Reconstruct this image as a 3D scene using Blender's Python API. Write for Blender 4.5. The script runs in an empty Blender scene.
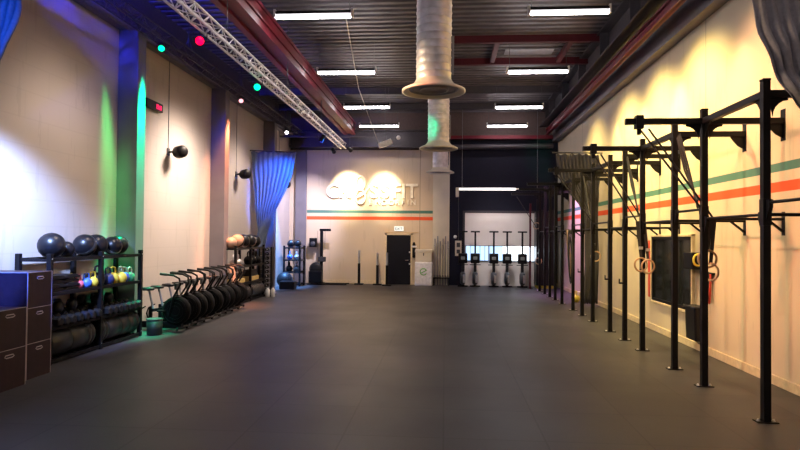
import bpy, math, random
from mathutils import Vector, Matrix
random.seed(7)
S = bpy.context.scene
C = S.collection
PI = math.pi

# ------------------------------------------------------------------ camera
F_PX = 600.0
cd = bpy.data.cameras.new('camera'); cam = bpy.data.objects.new('camera', cd); C.objects.link(cam)
cd.sensor_width = 36.0; cd.lens = 36.0 * F_PX / 800.0; cd.clip_start = 0.05; cd.clip_end = 200
yaw = math.atan(45 / 600.); pitch = math.atan(10.8 / 600.); roll = 0.009
fwd = Vector((-math.sin(yaw) * math.cos(pitch), math.cos(yaw) * math.cos(pitch), math.sin(pitch)))
rt = Vector((math.cos(yaw), math.sin(yaw), 0)); up = rt.cross(fwd)
r2 = rt * math.cos(roll) + up * math.sin(roll); u2 = up * math.cos(roll) - rt * math.sin(roll)
m = Matrix((r2, u2, -fwd)).transposed().to_4x4(); m.translation = Vector((0, 0, 2.0))
cam.matrix_world = m
S.camera = cam

# ------------------------------------------------------------------ world, exposure
w = bpy.data.worlds.new('world'); S.world = w; w.use_nodes = True
w.node_tree.nodes['Background'].inputs[0].default_value = (0.35, 0.45, 0.7, 1)
w.node_tree.nodes['Background'].inputs[1].default_value = 0.3
S.view_settings.view_transform = 'Standard'; S.view_settings.look = 'None'
S.view_settings.gamma = 1.0; S.view_settings.exposure = 0.75; S.view_settings.use_curve_mapping = False

def lamp(name, loc, target, power, color, size=50, blend=0.6, radius=0.06, parent=None):
    l = bpy.data.lights.new(name, 'SPOT'); l.energy = power; l.color = color
    l.spot_size = math.radians(size); l.spot_blend = blend; l.shadow_soft_size = radius
    o = bpy.data.objects.new(name, l); C.objects.link(o)
    o.location = loc
    o.rotation_euler = (Vector(target) - Vector(loc)).to_track_quat('-Z', 'Y').to_euler()
    return o

YEL = (1.0, 0.76, 0.27); PEA = (1.0, 0.60, 0.30); WARM = (1.0, 0.72, 0.42)
# wall washers under the right-hand crane beam
for y, p, col in ((8.4, 330, PEA), (10.9, 620, YEL), (13.0, 620, YEL), (15.2, 560, YEL), (18.4, 300, YEL)):
    lamp('wall_wash_light', (2.9, y, 5.72), (4.55, y + .2, 3.3), p, col, 112, 1.0, .15)
    lamp('wall_streak_light', (3.95, y + 1.1, 5.78), (4.55, y + 1.2, 3.2), p * .42, col, 58, 1.0, .05)
lamp('wall_wash_light', (3.6, 20.6, 5.6), (4.5, 20.7, 2.5), 380, (1.0, 0.6, 0.75), 70, 0.9)
lamp('magenta_stage_light', (3.5, 20.9, 5.6), (4.55, 20.9, 2.4), 1100, (0.85, 0.34, 1.0), 66, 1.0)
lamp('red_stage_light', (-3.6, 8.97, 4.9), (4.55, 9.4, 2.6), 700, (1.0, 0.16, 0.08), 40, 0.8)
for y, p in ((5.5, 700), (9.5, 700), (14.0, 700)):
    lamp('warm_stage_light', (-3.4, y, 5.0), (4.5, y + 1.5, 1.6), p, (1.0, 0.72, 0.42), 60, 1.0)
# the two picture lights over the wall sign, and a wide warm wash of the back wall
for x, p in ((-4.02, 1150), (-2.5, 700)):
    lamp('sign_light', (x, 23.1, 5.0), (x, 24.7, 3.88), p, (1.0, 0.84, 0.55), 52, 1.0)
lamp('warm_wash_light', (-3.0, 20.6, 5.5), (-2.9, 24.7, 2.2), 640, (1.0, 0.74, 0.46), 75, 1.0)
# coloured lamps at the heads of the left-hand pilasters, shining down, with stage lamps and added fills
lamp('blue_wash_light', (-5.2, 6.3, 4.3), (-6.5, 8.9, 2.0), 3300, (0.36, 0.52, 1.0), 42, 1.0, .15)
lamp('blue_stage_light', (-5.4, 3.6, 4.6), (-6.15, 7.9, 1.35), 8500, (0.05, 0.14, 1.0), 14, 0.8)
lamp('green_wash_light', (-5.86, 11.62, 5.78), (-6.09, 11.58, 3.2), 5200, (0.0, 1.0, 0.42), 24, 0.9)
lamp('green_wash_light', (-6.2, 10.85, 5.85), (-6.5, 11.3, 1.8), 1700, (0.05, 1.0, 0.2), 17, 1.0, .12)
lamp('orange_wash_light', (-5.86, 16.4, 5.75), (-6.1, 16.34, 2.4), 2600, (1.0, 0.3, 0.12), 34, 0.8)
lamp('orange_wash_light', (-5.9, 16.0, 5.75), (-6.5, 15.8, 1.5), 900, (1.0, 0.33, 0.16), 30, 1.0)
lamp('blue_wash_light', (-5.9, 21.4, 5.75), (-6.35, 22.3, 1.8), 9000, (0.14, 0.4, 1.0), 34, 0.9)
lamp('blue_stage_light', (-3.7, 18.2, 4.95), (-5.75, 19.7, 3.7), 3900, (0.005, 0.14, 1.0), 40, 0.8)
lamp('blue_stage_light', (-5.0, 5.0, 4.5), (-6.0, 7.3, 4.7), 420, (0.01, 0.14, 1.0), 34, 0.9)
lamp('blue_uplight', (-5.6, 7.2, 6.3), (-6.3, 10.2, 6.7), 2600, (0.04, 0.04, 1.0), 60, 1.0)
lamp('added_lilac_fill_light', (-3.9, 21.8, 5.4), (-6.2, 24.5, 2.4), 1300, (0.8, 0.74, 1.0), 60, 1.0)  # added fill lamp to lift the dim far-left corner
lamp('added_door_fill_light', (1.6, 20.8, 6.0), (2.2, 24.6, 1.6), 620, (1.0, 0.93, 0.92), 42, 1.0, .6)  # added lamp, put in only to brighten the roller door
lamp('green_stage_light', (-3.7, 11.79, 4.9), (-0.62, 16.7, 5.0), 1300, (0.0, 1.0, 0.4), 9, 0.6)
# soft warm wash over the left wall
for y, p in ((9.6, 300), (13.8, 1000), (14.6, 700), (18.2, 620)):
    lamp('warm_wash_light', (-4.2, y, 5.9), (-6.5, y, 1.5), p, (1.0, 0.80, 0.64), 85, 1.0, .4)

# ------------------------------------------------------------------ materials
def new_mat(name):
    mt = bpy.data.materials.new(name); mt.use_nodes = True
    nt = mt.node_tree; return mt, nt, nt.nodes['Principled BSDF']
def mat(name, col, rough=0.6, metal=0.0, var=0.12, scale=12.0, bump=0.0, emit=None, es=0.0, spec=0.5):
    mt, nt, b = new_mat(name)
    b.inputs['Roughness'].default_value = rough; b.inputs['Metallic'].default_value = metal
    b.inputs['Specular IOR Level'].default_value = spec
    tc = nt.nodes.new('ShaderNodeTexCoord'); n = nt.nodes.new('ShaderNodeTexNoise')
    n.inputs['Scale'].default_value = scale; n.inputs['Detail'].default_value = 4
    nt.links.new(tc.outputs['Object'], n.inputs['Vector'])
    r = nt.nodes.new('ShaderNodeValToRGB')
    a = [max(0, c * (1 - var)) for c in col]; z = [min(1, c * (1 + var)) for c in col]
    r.color_ramp.elements[0].position = 0.3; r.color_ramp.elements[1].position = 0.7
    r.color_ramp.elements[0].color = (*a, 1); r.color_ramp.elements[1].color = (*z, 1)
    nt.links.new(n.outputs['Fac'], r.inputs['Fac']); nt.links.new(r.outputs['Color'], b.inputs['Base Color'])
    if bump:
        bp = nt.nodes.new('ShaderNodeBump'); bp.inputs['Strength'].default_value = bump
        nt.links.new(n.outputs['Fac'], bp.inputs['Height']); nt.links.new(bp.outputs['Normal'], b.inputs['Normal'])
    if emit:
        b.inputs['Emission Color'].default_value = (*emit, 1); b.inputs['Emission Strength'].default_value = es
    return mt

def math_node(nt, op, a, b=None):
    n = nt.nodes.new('ShaderNodeMath'); n.operation = op
    for i, v in enumerate((a, b)):
        if v is None: continue
        if isinstance(v, (int, float)): n.inputs[i].default_value = v
        else: nt.links.new(v, n.inputs[i])
    return n.outputs[0]
def mixc(nt, fac, a, b):
    n = nt.nodes.new('ShaderNodeMix'); n.data_type = 'RGBA'
    if isinstance(fac, (int, float)): n.inputs[0].default_value = fac
    else: nt.links.new(fac, n.inputs[0])
    for i, v in ((6, a), (7, b)):
        if isinstance(v, tuple): n.inputs[i].default_value = (*v, 1)
        else: nt.links.new(v, n.inputs[i])
    return n.outputs[2]

def wall_mat(name, base, stripes=False, axis='y', joints=None, x_end=None):
    """painted concrete panels: axis = direction that runs along the wall"""
    mt, nt, b = new_mat(name); b.inputs['Roughness'].default_value = 0.75
    g = nt.nodes.new('ShaderNodeNewGeometry'); sx = nt.nodes.new('ShaderNodeSeparateXYZ')
    nt.links.new(g.outputs['Position'], sx.inputs[0])
    along = sx.outputs[1] if axis == 'y' else sx.outputs[0]; z = sx.outputs[2]
    n = nt.nodes.new('ShaderNodeTexNoise'); n.inputs['Scale'].default_value = 0.9; n.inputs['Detail'].default_value = 6
    nt.links.new(g.outputs['Position'], n.inputs['Vector'])
    # vertical streaks
    cb = nt.nodes.new('ShaderNodeCombineXYZ'); nt.links.new(math_node(nt, 'MULTIPLY', along, 4.0), cb.inputs[0])
    nt.links.new(math_node(nt, 'MULTIPLY', z, 0.5), cb.inputs[1])
    n2 = nt.nodes.new('ShaderNodeTexNoise'); n2.inputs['Scale'].default_value = 1.6; n2.inputs['Detail'].default_value = 5
    nt.links.new(cb.outputs[0], n2.inputs['Vector'])
    d = tuple(c * 0.82 for c in base)
    col = mixc(nt, math_node(nt, 'MULTIPLY', n.outputs['Fac'], 0.55), base, d)
    col = mixc(nt, math_node(nt, 'MULTIPLY', math_node(nt, 'GREATER_THAN', n2.outputs['Fac'], 0.62), 0.35), col, tuple(c * 0.75 for c in base))
    height = n.outputs['Fac']
    if stripes:
        for lo, hi, c in ((2.925, 3.045, (0.06, 0.17, 0.14)), (2.645, 2.785, (0.75, 0.085, 0.02))):
            k = math_node(nt, 'MULTIPLY', math_node(nt, 'GREATER_THAN', z, lo), math_node(nt, 'LESS_THAN', z, hi))
            if x_end is not None: k = math_node(nt, 'MULTIPLY', k, math_node(nt, 'GREATER_THAN', along, x_end))
            col = mixc(nt, k, col, c)
    if joints == 'block':
        br = nt.nodes.new('ShaderNodeTexBrick'); br.inputs['Scale'].default_value = 1.0
        br.inputs['Brick Width'].default_value = 1.1; br.inputs['Row Height'].default_value = 0.42
        br.inputs['Mortar Size'].default_value = 0.012
        cb2 = nt.nodes.new('ShaderNodeCombineXYZ'); nt.links.new(along, cb2.inputs[0]); nt.links.new(z, cb2.inputs[1])
        nt.links.new(cb2.outputs[0], br.inputs['Vector'])
        col = mixc(nt, math_node(nt, 'MULTIPLY', br.outputs['Fac'], 0.10), col, tuple(c * 0.5 for c in base))
    elif joints:
        fr = math_node(nt, 'MODULO', math_node(nt, 'ADD', along, 100 + joints[1]), joints[0])
        k = math_node(nt, 'LESS_THAN', fr, 0.03)
        col = mixc(nt, math_node(nt, 'MULTIPLY', k, 0.6), col, tuple(c * 0.25 for c in base))
    nt.links.new(col, b.inputs['Base Color'])
    bp = nt.nodes.new('ShaderNodeBump'); bp.inputs['Strength'].default_value = 0.15; bp.inputs['Distance'].default_value = 0.02
    nt.links.new(n2.outputs['Fac'], bp.inputs['Height']); nt.links.new(bp.outputs['Normal'], b.inputs['Normal'])
    return mt

def floor_mat():
    mt, nt, b = new_mat('black_rubber_mats')
    g = nt.nodes.new('ShaderNodeNewGeometry')
    n = nt.nodes.new('ShaderNodeTexNoise'); n.inputs['Scale'].default_value = 90; n.inputs['Detail'].default_value = 3
    n2 = nt.nodes.new('ShaderNodeTexNoise'); n2.inputs['Scale'].default_value = 0.6; n2.inputs['Detail'].default_value = 5
    br = nt.nodes.new('ShaderNodeTexBrick'); br.offset = 0.0
    for k, v in (('Scale', 1.0), ('Brick Width', 1.0), ('Row Height', 1.0), ('Mortar Size', 0.009), ('Bias', 0.0)): br.inputs[k].default_value = v
    br.inputs['Color1'].default_value = (0.030, 0.028, 0.032, 1); br.inputs['Color2'].default_value = (0.043, 0.040, 0.044, 1)
    br.inputs['Mortar'].default_value = (0.012, 0.011, 0.012, 1)
    for t in (n, n2, br): nt.links.new(g.outputs['Position'], t.inputs['Vector'])
    col = mixc(nt, math_node(nt, 'MULTIPLY', n2.outputs['Fac'], 0.45), br.outputs['Color'], (0.046, 0.042, 0.046))
    col = mixc(nt, math_node(nt, 'MULTIPLY', math_node(nt, 'GREATER_THAN', n.outputs['Fac'], 0.66), 0.35), col, (0.16, 0.16, 0.17))
    nt.links.new(col, b.inputs['Base Color'])
    rr = nt.nodes.new('ShaderNodeMapRange'); rr.inputs[3].default_value = 0.36; rr.inputs[4].default_value = 0.60
    nt.links.new(n2.outputs['Fac'], rr.inputs[0]); nt.links.new(rr.outputs[0], b.inputs['Roughness'])
    bp = nt.nodes.new('ShaderNodeBump'); bp.inputs['Strength'].default_value = 0.12; bp.inputs['Distance'].default_value = 0.004
    nt.links.new(n.outputs['Fac'], bp.inputs['Height']); nt.links.new(bp.outputs['Normal'], b.inputs['Normal'])
    return mt

def window_strip_mat():
    mt, nt, b = new_mat('daylit_window_strip')
    g = nt.nodes.new('ShaderNodeNewGeometry'); sx = nt.nodes.new('ShaderNodeSeparateXYZ')
    nt.links.new(g.outputs['Position'], sx.inputs[0])
    fr = math_node(nt, 'MODULO', math_node(nt, 'ADD', sx.outputs[0], 10.0), 0.19)
    k = math_node(nt, 'MULTIPLY', math_node(nt, 'LESS_THAN', fr, 0.05), math_node(nt, 'LESS_THAN', sx.outputs[0], 2.1))
    k2 = math_node(nt, 'LESS_THAN', sx.outputs[0], 2.35)
    c = mixc(nt, k2, (0.8, 0.9, 1.0), (0.16, 0.26, 0.38)); c = mixc(nt, k, c, (0.06, 0.11, 0.19))
    b.inputs['Base Color'].default_value = (0.3, 0.35, 0.4, 1); b.inputs['Roughness'].default_value = 0.25
    nt.links.new(c, b.inputs['Emission Color']); b.inputs['Emission Strength'].default_value = 2.6
    return mt

M = dict(
    floor=floor_mat(),
    wall_left=wall_mat('painted_block_wall', (0.47, 0.42, 0.40), axis='y', joints='block'),
    wall_right=wall_mat('striped_panel_wall', (0.62, 0.52, 0.38), True, 'y', (4.75, 3.15)),
    wall_back=wall_mat('striped_back_wall', (0.60, 0.48, 0.35), True, 'x', (5.0, 1.05), -5.76),
    pilaster=mat('grey_concrete', (0.16, 0.145, 0.165), 0.8, var=0.1, scale=2),
    navy=mat('navy_cladding', (0.006, 0.006, 0.018), 0.6, spec=.2),
    brown=mat('brown_cladding', (0.10, 0.065, 0.06), 0.7),
    deck=mat('dark_steel_deck', (0.092, 0.08, 0.09), 0.5, 0.3, var=0.2, scale=3),
    dark=mat('dark_steel', (0.05, 0.042, 0.05), 0.55, 0.2),
    ledge=mat('grey_steel_ledge', (0.16, 0.14, 0.16), 0.5, 0.2),
    red=mat('oxide_red_steel', (0.16, 0.008, 0.022), 0.5, spec=.3),
    skirting=mat('cream_skirting', (0.62, 0.5, 0.33), 0.6),
    black=mat('black_powder_coat', (0.0045, 0.004, 0.0055), 0.45, spec=.2),
    rubber=mat('black_rubber', (0.010, 0.010, 0.012), 0.5, spec=.3),
    softblack=mat('black_vinyl', (0.006, 0.006, 0.009), 0.35, spec=.35, scale=30, bump=0.1),
    grey=mat('dark_grey_plastic', (0.045, 0.045, 0.05), 0.4),
    midgrey=mat('mid_grey_plastic', (0.2, 0.2, 0.22), 0.4),
    silver=mat('brushed_silver', (0.65, 0.65, 0.68), 0.3, 0.9),
    galv=mat('galvanised_steel', (0.60, 0.57, 0.60), 0.48, 0.35, var=0.2, scale=6),
    alu=mat('truss_aluminium', (0.75, 0.72, 0.70), 0.35, 0.6),
    cream=mat('cream_enamel', (0.62, 0.56, 0.46), 0.4, var=.06, scale=2),
    white=mat('white_plastic', (0.75, 0.74, 0.76), 0.4),
    letter=mat('white_sign_letters', (0.8, 0.74, 0.62), 0.5),
    rolldoor=mat('cream_door_panel', (0.80, 0.74, 0.70), 0.5, var=.04, scale=2),
    strip=window_strip_mat(),
    tube=mat('lit_tube', (0.9, 0.9, 0.9), 0.4, emit=(1.0, 0.93, 0.95), es=22.0),
    tube2=mat('dim_lit_tube', (0.9, 0.9, 0.9), 0.4, emit=(1.0, 0.95, 0.9), es=.7),
    film=mat('brown_film_plywood', (0.022, 0.009, 0.012), 0.35, var=0.25),
    ply=mat('plywood_edge', (0.5, 0.42, 0.42), 0.6),
    curtain=mat('grey_drape', (0.15, 0.135, 0.15), 0.85, scale=25),
    curtain_lit=mat('lit_grey_drape', (0.27, 0.245, 0.27), 0.85, scale=25),  # same grey cloth, the brighter light on it put into the colour
    curtain_shaded=mat('shaded_grey_drape', (0.065, 0.060, 0.068), 0.85, scale=25),  # same grey cloth, darkened to offset the yellow wall wash
    sheen=mat('black_rubber_sheen', (0.014, 0.014, 0.017), 0.36),  # black rubber, base colour lifted slightly to carry its sheen
    purlin=mat('dark_red_purlin', (0.075, 0.006, 0.012), 0.5, spec=.3),
    cage=mat('matt_black_mesh', (0.004, 0.004, 0.005), 0.7, spec=.12),
    curtain_blue_lit=mat('blue_lit_grey_drape', (0.09, 0.12, 0.2), 0.85, scale=25),  # grey cloth with the blue lamp light mixed into its colour
    wood=mat('pale_birch', (0.5, 0.33, 0.19), 0.45),
    timber=mat('timber_frame', (0.55, 0.4, 0.22), 0.6),
    web=mat('black_webbing', (0.02, 0.02, 0.024), 0.8),
    mirror=mat('dark_mirror_glass', (0.10, 0.11, 0.12), 0.08, 0.9, var=0.02),
    pink=mat('pink_iron', (0.6, 0.12, 0.2), 0.4), blue=mat('blue_iron', (0.04, 0.12, 0.5), 0.4),
    yellow=mat('yellow_iron', (0.62, 0.5, 0.06), 0.4), green=mat('green_iron', (0.03, 0.22, 0.1), 0.4),
    maroon=mat('maroon_iron', (0.22, 0.02, 0.03), 0.4), navyiron=mat('navy_iron', (0.02, 0.03, 0.12), 0.35),
    redband=mat('red_rubber', (0.5, 0.05, 0.03), 0.6), peach=mat('tan_leather', (0.34, 0.22, 0.17), 0.6),
    crate=mat('yellow_cardboard', (0.5, 0.36, 0.12), 0.7), lightgrey=mat('light_grey_panel', (0.22, 0.22, 0.26), 0.5),
    led=mat('red_led', (0.3, 0, 0.02), 0.5, emit=(1.0, 0.02, 0.12), es=1.1),
    lred=mat('lit_red_lens', (0.3, 0, 0), 0.4, emit=(1.0, 0.0, 0.04), es=2.2),
    lgreen=mat('lit_green_lens', (0, 0.3, 0.1), 0.4, emit=(0.0, 1.0, 0.35), es=2.0),
    lblue=mat('lit_blue_lens', (0, 0.0, 0.3), 0.4, emit=(0.08, 0.08, 1.0), es=3),
    lwhite=mat('lit_white_lens', (0.5, 0.5, 0.5), 0.4, emit=(1.0, 0.95, 1.0), es=8),
    lpink=mat('lit_pink_lens', (0.5, 0.2, 0.2), 0.4, emit=(1.0, 0.35, 0.4), es=1.5),
    exitface=mat('lit_exit_panel', (0.8, 0.85, 0.85), 0.4, emit=(0.9, 1.0, 1.0), es=0.3),
    exitink=mat('green_exit_ink', (0.0, 0.08, 0.12), 0.5),
    logo=mat('green_logo_ink', (0.12, 0.42, 0.08), 0.5),
    doorblack=mat('navy_black_door', (0.004, 0.004, 0.009), 0.5, spec=.2),
    screen=mat('grey_lcd', (0.2, 0.22, 0.22), 0.3),
)

# ------------------------------------------------------------------ mesh helpers
class MB:
    def __init__(s): s.v = []; s.f = []; s.sm = []
    def add(s, vs, fs, smooth=False, mtx=None):
        n = len(s.v)
        s.v += [tuple(mtx @ Vector(v)) if mtx is not None else tuple(v) for v in vs]
        s.f += [[i + n for i in f] for f in fs]; s.sm += [smooth] * len(fs); return s
    def box(s, x0, x1, y0, y1, z0, z1, mtx=None):
        v = [(x, y, z) for z in (z0, z1) for y in (y0, y1) for x in (x0, x1)]
        return s.add(v, [(0, 2, 3, 1), (4, 5, 7, 6), (0, 1, 5, 4), (2, 6, 7, 3), (0, 4, 6, 2), (1, 3, 7, 5)], mtx=mtx)
    def beam(s, a, b, wd, ht, upv=(0, 0, 1)):
        a = Vector(a); b = Vector(b); d = b - a; L = d.length; d.normalize()
        u = Vector(upv)
        if abs(d.dot(u)) > 0.99: u = Vector((0, 1, 0))
        sd = d.cross(u).normalized(); u = sd.cross(d)
        mt = Matrix((sd, d, u)).transposed().to_4x4(); mt.translation = a
        return s.box(-wd / 2, wd / 2, 0, L, -ht / 2, ht / 2, mt)
    def tube(s, pts, r, n=8, closed=False, cap=True):
        P = [Vector(p) for p in pts]; N = len(P); rs = r if isinstance(r, (list, tuple)) else [r] * N
        prev = None; vs = []
        for i, p in enumerate(P):
            if closed: t = P[(i + 1) % N] - P[i - 1]
            else: t = P[min(i + 1, N - 1)] - P[max(i - 1, 0)]
            t.normalize()
            if prev is None:
                a = Vector((0, 0, 1)) if abs(t.z) < 0.9 else Vector((1, 0, 0)); u = t.cross(a).normalized()
            else:
                u = (prev - t * prev.dot(t)).normalized()
            prev = u; v = t.cross(u)
            for k in range(n):
                an = 2 * PI * k / n; vs.append(p + (u * math.cos(an) + v * math.sin(an)) * rs[i])
        fs = []
        for i in range(N if closed else N - 1):
            j = (i + 1) % N
            for k in range(n):
                l = (k + 1) % n; fs.append((i * n + k, i * n + l, j * n + l, j * n + k))
        s.add(vs, fs, True)
        if cap and not closed:
            s.add(vs[:n], [tuple(range(n))[::-1]]); s.add(vs[-n:], [tuple(range(n))])
        return s
    def lathe(s, prof, n=20, mtx=None, smooth=True):
        vs = []; fs = []
        for r, z in prof:
            for k in range(n):
                a = 2 * PI * k / n; vs.append((r * math.cos(a), r * math.sin(a), z))
        for i in range(len(prof) - 1):
            for k in range(n):
                l = (k + 1) % n; fs.append((i * n + k, i * n + l, (i + 1) * n + l, (i + 1) * n + k))
        s.add(vs, fs, smooth, mtx)
        for i, rev in ((0, True), (len(prof) - 1, False)):
            if prof[i][0] > 1e-4:
                ring = vs[i * n:(i + 1) * n]; f = tuple(range(n)); s.add(ring, [f[::-1] if rev else f], False, mtx)
        return s
    def ball(s, c, r, n=16, sq=1.0, mtx=None):
        k = n // 2; prof = [(max(1e-5, r * math.sin(PI * i / k)), -r * sq * math.cos(PI * i / k)) for i in range(k + 1)]
        t = Matrix.Translation(c)
        return s.lathe(prof, n, mtx @ t if mtx is not None else t)
    def prism(s, poly, axis, lo, hi, mtx=None):
        def P(a, b, c):
            return {'x': (c, a, b), 'y': (a, c, b), 'z': (a, b, c)}[axis]
        n = len(poly); vs = [P(a, b, lo) for a, b in poly] + [P(a, b, hi) for a, b in poly]
        fs = [tuple(range(n)), tuple(range(n, 2 * n))[::-1]] + [(i, i + n, (i + 1) % n + n, (i + 1) % n) for i in range(n)]
        return s.add(vs, fs, mtx=mtx)
    def build(s, name, mt, parent=None, bevel=0.0, **tags):
        me = bpy.data.meshes.new(name); me.from_pydata(s.v, [], s.f); me.update()
        me.polygons.foreach_set('use_smooth', s.sm)
        import bmesh
        b = bmesh.new(); b.from_mesh(me); bmesh.ops.recalc_face_normals(b, faces=b.faces); b.to_mesh(me); b.free()
        me.materials.append(mt)
        o = bpy.data.objects.new(name, me); C.objects.link(o)
        if parent is not None: o.parent = parent
        if bevel:
            bv = o.modifiers.new('bevel', 'BEVEL'); bv.width = bevel; bv.segments = 2; bv.limit_method = 'ANGLE'; bv.angle_limit = 0.7
        for k, v in tags.items(): o[k] = v
        return o

def RX(a): return Matrix.Rotation(a, 4, 'X')
def RY(a): return Matrix.Rotation(a, 4, 'Y')
def RZ(a): return Matrix.Rotation(a, 4, 'Z')
def T(*a): return Matrix.Translation(a)
AX = RY(PI / 2)      # lathe axis to x
AY = RX(-PI / 2)     # lathe axis to y

def thing(name, label, cat, loc=(0, 0, 0), rz=0, group=None):
    o = bpy.data.objects.new(name, None); C.objects.link(o); o.empty_display_size = 0.1
    o.location = loc; o.rotation_euler = (0, 0, rz); o['label'] = label; o['category'] = cat
    if group: o['group'] = group
    return o
def struct(mb, name, mt, parent=None, **k):
    o = mb.build(name, mt, parent, **k)
    if parent is None: o['kind'] = 'structure'
    return o
KIDS = {}
def dup(root, loc, rz=None, label=None, group=None):
    if root.name not in KIDS:
        KIDS[root.name] = [(c, [g for g in bpy.data.objects if g.parent == c]) for c in bpy.data.objects if c.parent == root]
    r = root.copy(); C.objects.link(r); r.location = loc
    if rz is not None: r.rotation_euler = (0, 0, rz)
    if label: r['label'] = label
    if group: r['group'] = group
    for ch, gs in KIDS[root.name]:
        c = ch.copy(); C.objects.link(c); c.parent = r
        for g in gs:
            d = g.copy(); C.objects.link(d); d.parent = c
    return r
def text_mesh(txt, size, depth, mt, name, parent, loc, rot, offset=0.0, align='LEFT', sx=1.0):
    cu = bpy.data.curves.new(name, 'FONT'); cu.body = txt; cu.size = size; cu.extrude = depth; cu.offset = offset
    cu.align_x = align; cu.resolution_u = 4
    tmp = bpy.data.objects.new('tmp', cu); C.objects.link(tmp)
    dg = bpy.context.evaluated_depsgraph_get(); me = bpy.data.meshes.new_from_object(tmp.evaluated_get(dg))
    bpy.data.objects.remove(tmp)
    me.materials.clear(); me.materials.append(mt)
    o = bpy.data.objects.new(name, me); C.objects.link(o); o.parent = parent
    o.location = loc; o.rotation_euler = rot; o.scale = (sx, 1, 1)
    return o
ORD = ['first', 'second', 'third', 'fourth', 'fifth', 'sixth', 'seventh', 'eighth', 'ninth', 'tenth', 'eleventh', 'twelfth', 'thirteenth']

# ------------------------------------------------------------------ the hall
XL, XR, YF, YB, ZT = -6.5, 4.55, -3.0, 24.7, 7.1
struct(MB().box(XL - .3, XR + .3, YF, YB + .3, -.2, 0), 'floor', M['floor'])
struct(MB().box(XL - .3, XL, YF, YB + .3, 0, 6.05), 'wall_left', M['wall_left'])
struct(MB().box(XR, XR + .3, YF, YB + .3, 0, 5.85), 'wall_right', M['wall_right'])
struct(MB().box(XL, 0.18, YB, YB + .3, 0, 5.55), 'wall_back', M['wall_back'])
struct(MB().box(0.18, XR, YB, YB + .3, 0, 5.95), 'wall_rear', M['navy'])
struct(MB().box(XL, 0.18, YB + .05, YB + .3, 5.55, ZT + .2), 'wall_rear_upper', M['brown'])
struct(MB().box(0.18, XR, YB + .05, YB + .3, 5.95, ZT + .2), 'wall_rear_upper', M['brown'])
struct(MB().box(XL - .3, XL - .05, YF, YB + .3, 6.05, ZT + .2), 'wall_left_upper', M['dark'])
struct(MB().box(XR + .05, XR + .3, YF, YB + .3, 5.85, ZT + .2), 'wall_right_upper', M['dark'])
struct(MB().box(XL - .3, XR + .3, YF - .3, YF, 0, ZT + .2), 'wall_front', M['wall_left'])
# corrugated roof deck, ribs running across the hall
pf = []; y = YF
while y < YB + .3:
    pf += [(y, ZT), (y + .13, ZT), (y + .16, ZT + .075), (y + .25, ZT + .075), (y + .28, ZT)]; y += .28
mb = MB(); vs = []
for yy, zz in pf: vs += [(XL - .3, yy, zz), (XR + .3, yy, zz)]
mb.add(vs, [(2 * i, 2 * i + 1, 2 * i + 3, 2 * i + 2) for i in range(len(pf) - 1)])
mb.box(XL - .3, XR + .3, YF - .3, YB + .3, ZT + .1, ZT + .25)
struct(mb, 'ceiling', M['deck'])
# pilasters on the left wall and in the back corner
for yc in (2.2, 6.95, 11.75, 16.5, 21.3):
    struct(MB().box(XL, -6.09, yc - .33, yc - .01, 0, 6.05), 'trim_pilaster', M['pilaster'], bevel=.01)
struct(MB().box(-6.23, -5.77, YB - .12, YB, 0, 5.55), 'trim_pilaster', M['pilaster'], bevel=.01)
struct(MB().box(-0.5, 0.18, YB - .06, YB, 0, 5.55), 'trim_pilaster', M['cream'], bevel=.01)
struct(MB().box(XR - .03, XR, YF, YB, 0, .13), 'baseboard_right', M['skirting'], bevel=.005)
struct(MB().box(-5.77, -2.47, YB - .03, YB, 0, .16), 'baseboard_back', M['skirting'], bevel=.005)
struct(MB().box(-1.33, -.5, YB - .03, YB, 0, .16), 'baseboard_back', M['skirting'], bevel=.005)
# ledge and crane beams
struct(MB().box(4.32, XR + .05, YF, YB, 5.85, 5.93).box(4.32, 4.38, YF, YB, 5.93, 6.55), 'trim_ledge', M['ledge'])
struct(MB().box(XL - .05, -6.32, YF, YB, 6.05, 6.16), 'trim_ledge', M['ledge'])
def ibeam(x, z, h, wd, y0, y1, mt, extra=True):
    b = MB().box(x - wd / 2, x + wd / 2, y0, y1, z, z + .04).box(x - wd / 2, x + wd / 2, y0, y1, z + h - .04, z + h)
    b.box(x - .02, x + .02, y0, y1, z, z + h)
    if extra:
        for k in range(int((y1 - y0) / 2.4)):
            b.box(x - wd / 2 + .02, x + wd / 2 - .02, y0 + 1.2 + 2.4 * k, y0 + 1.24 + 2.4 * k, z, z + h)
    return b
struct(MB().box(-4.0, -3.62, YF, 23.6, 6.05, 6.5).box(-4.04, -3.9, YF, 23.6, 6.0, 6.05).box(-3.72, -3.58, YF, 23.6, 6.0, 6.05).box(-3.62, -3.58, YF, 23.6, 6.2, 6.24).box(-3.62, -3.58, YF, 23.6, 6.44, 6.5), 'trim_crane_beam', M['red'])
struct(ibeam(3.98, 6.02, .22, .12, YF, 23.9, M['red'], False), 'trim_crane_beam', M['red'])
struct(ibeam(4.0, 6.42, .66, .5, YF, 24.4, M['dark']), 'trim_crane_beam', M['dark'])
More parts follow.
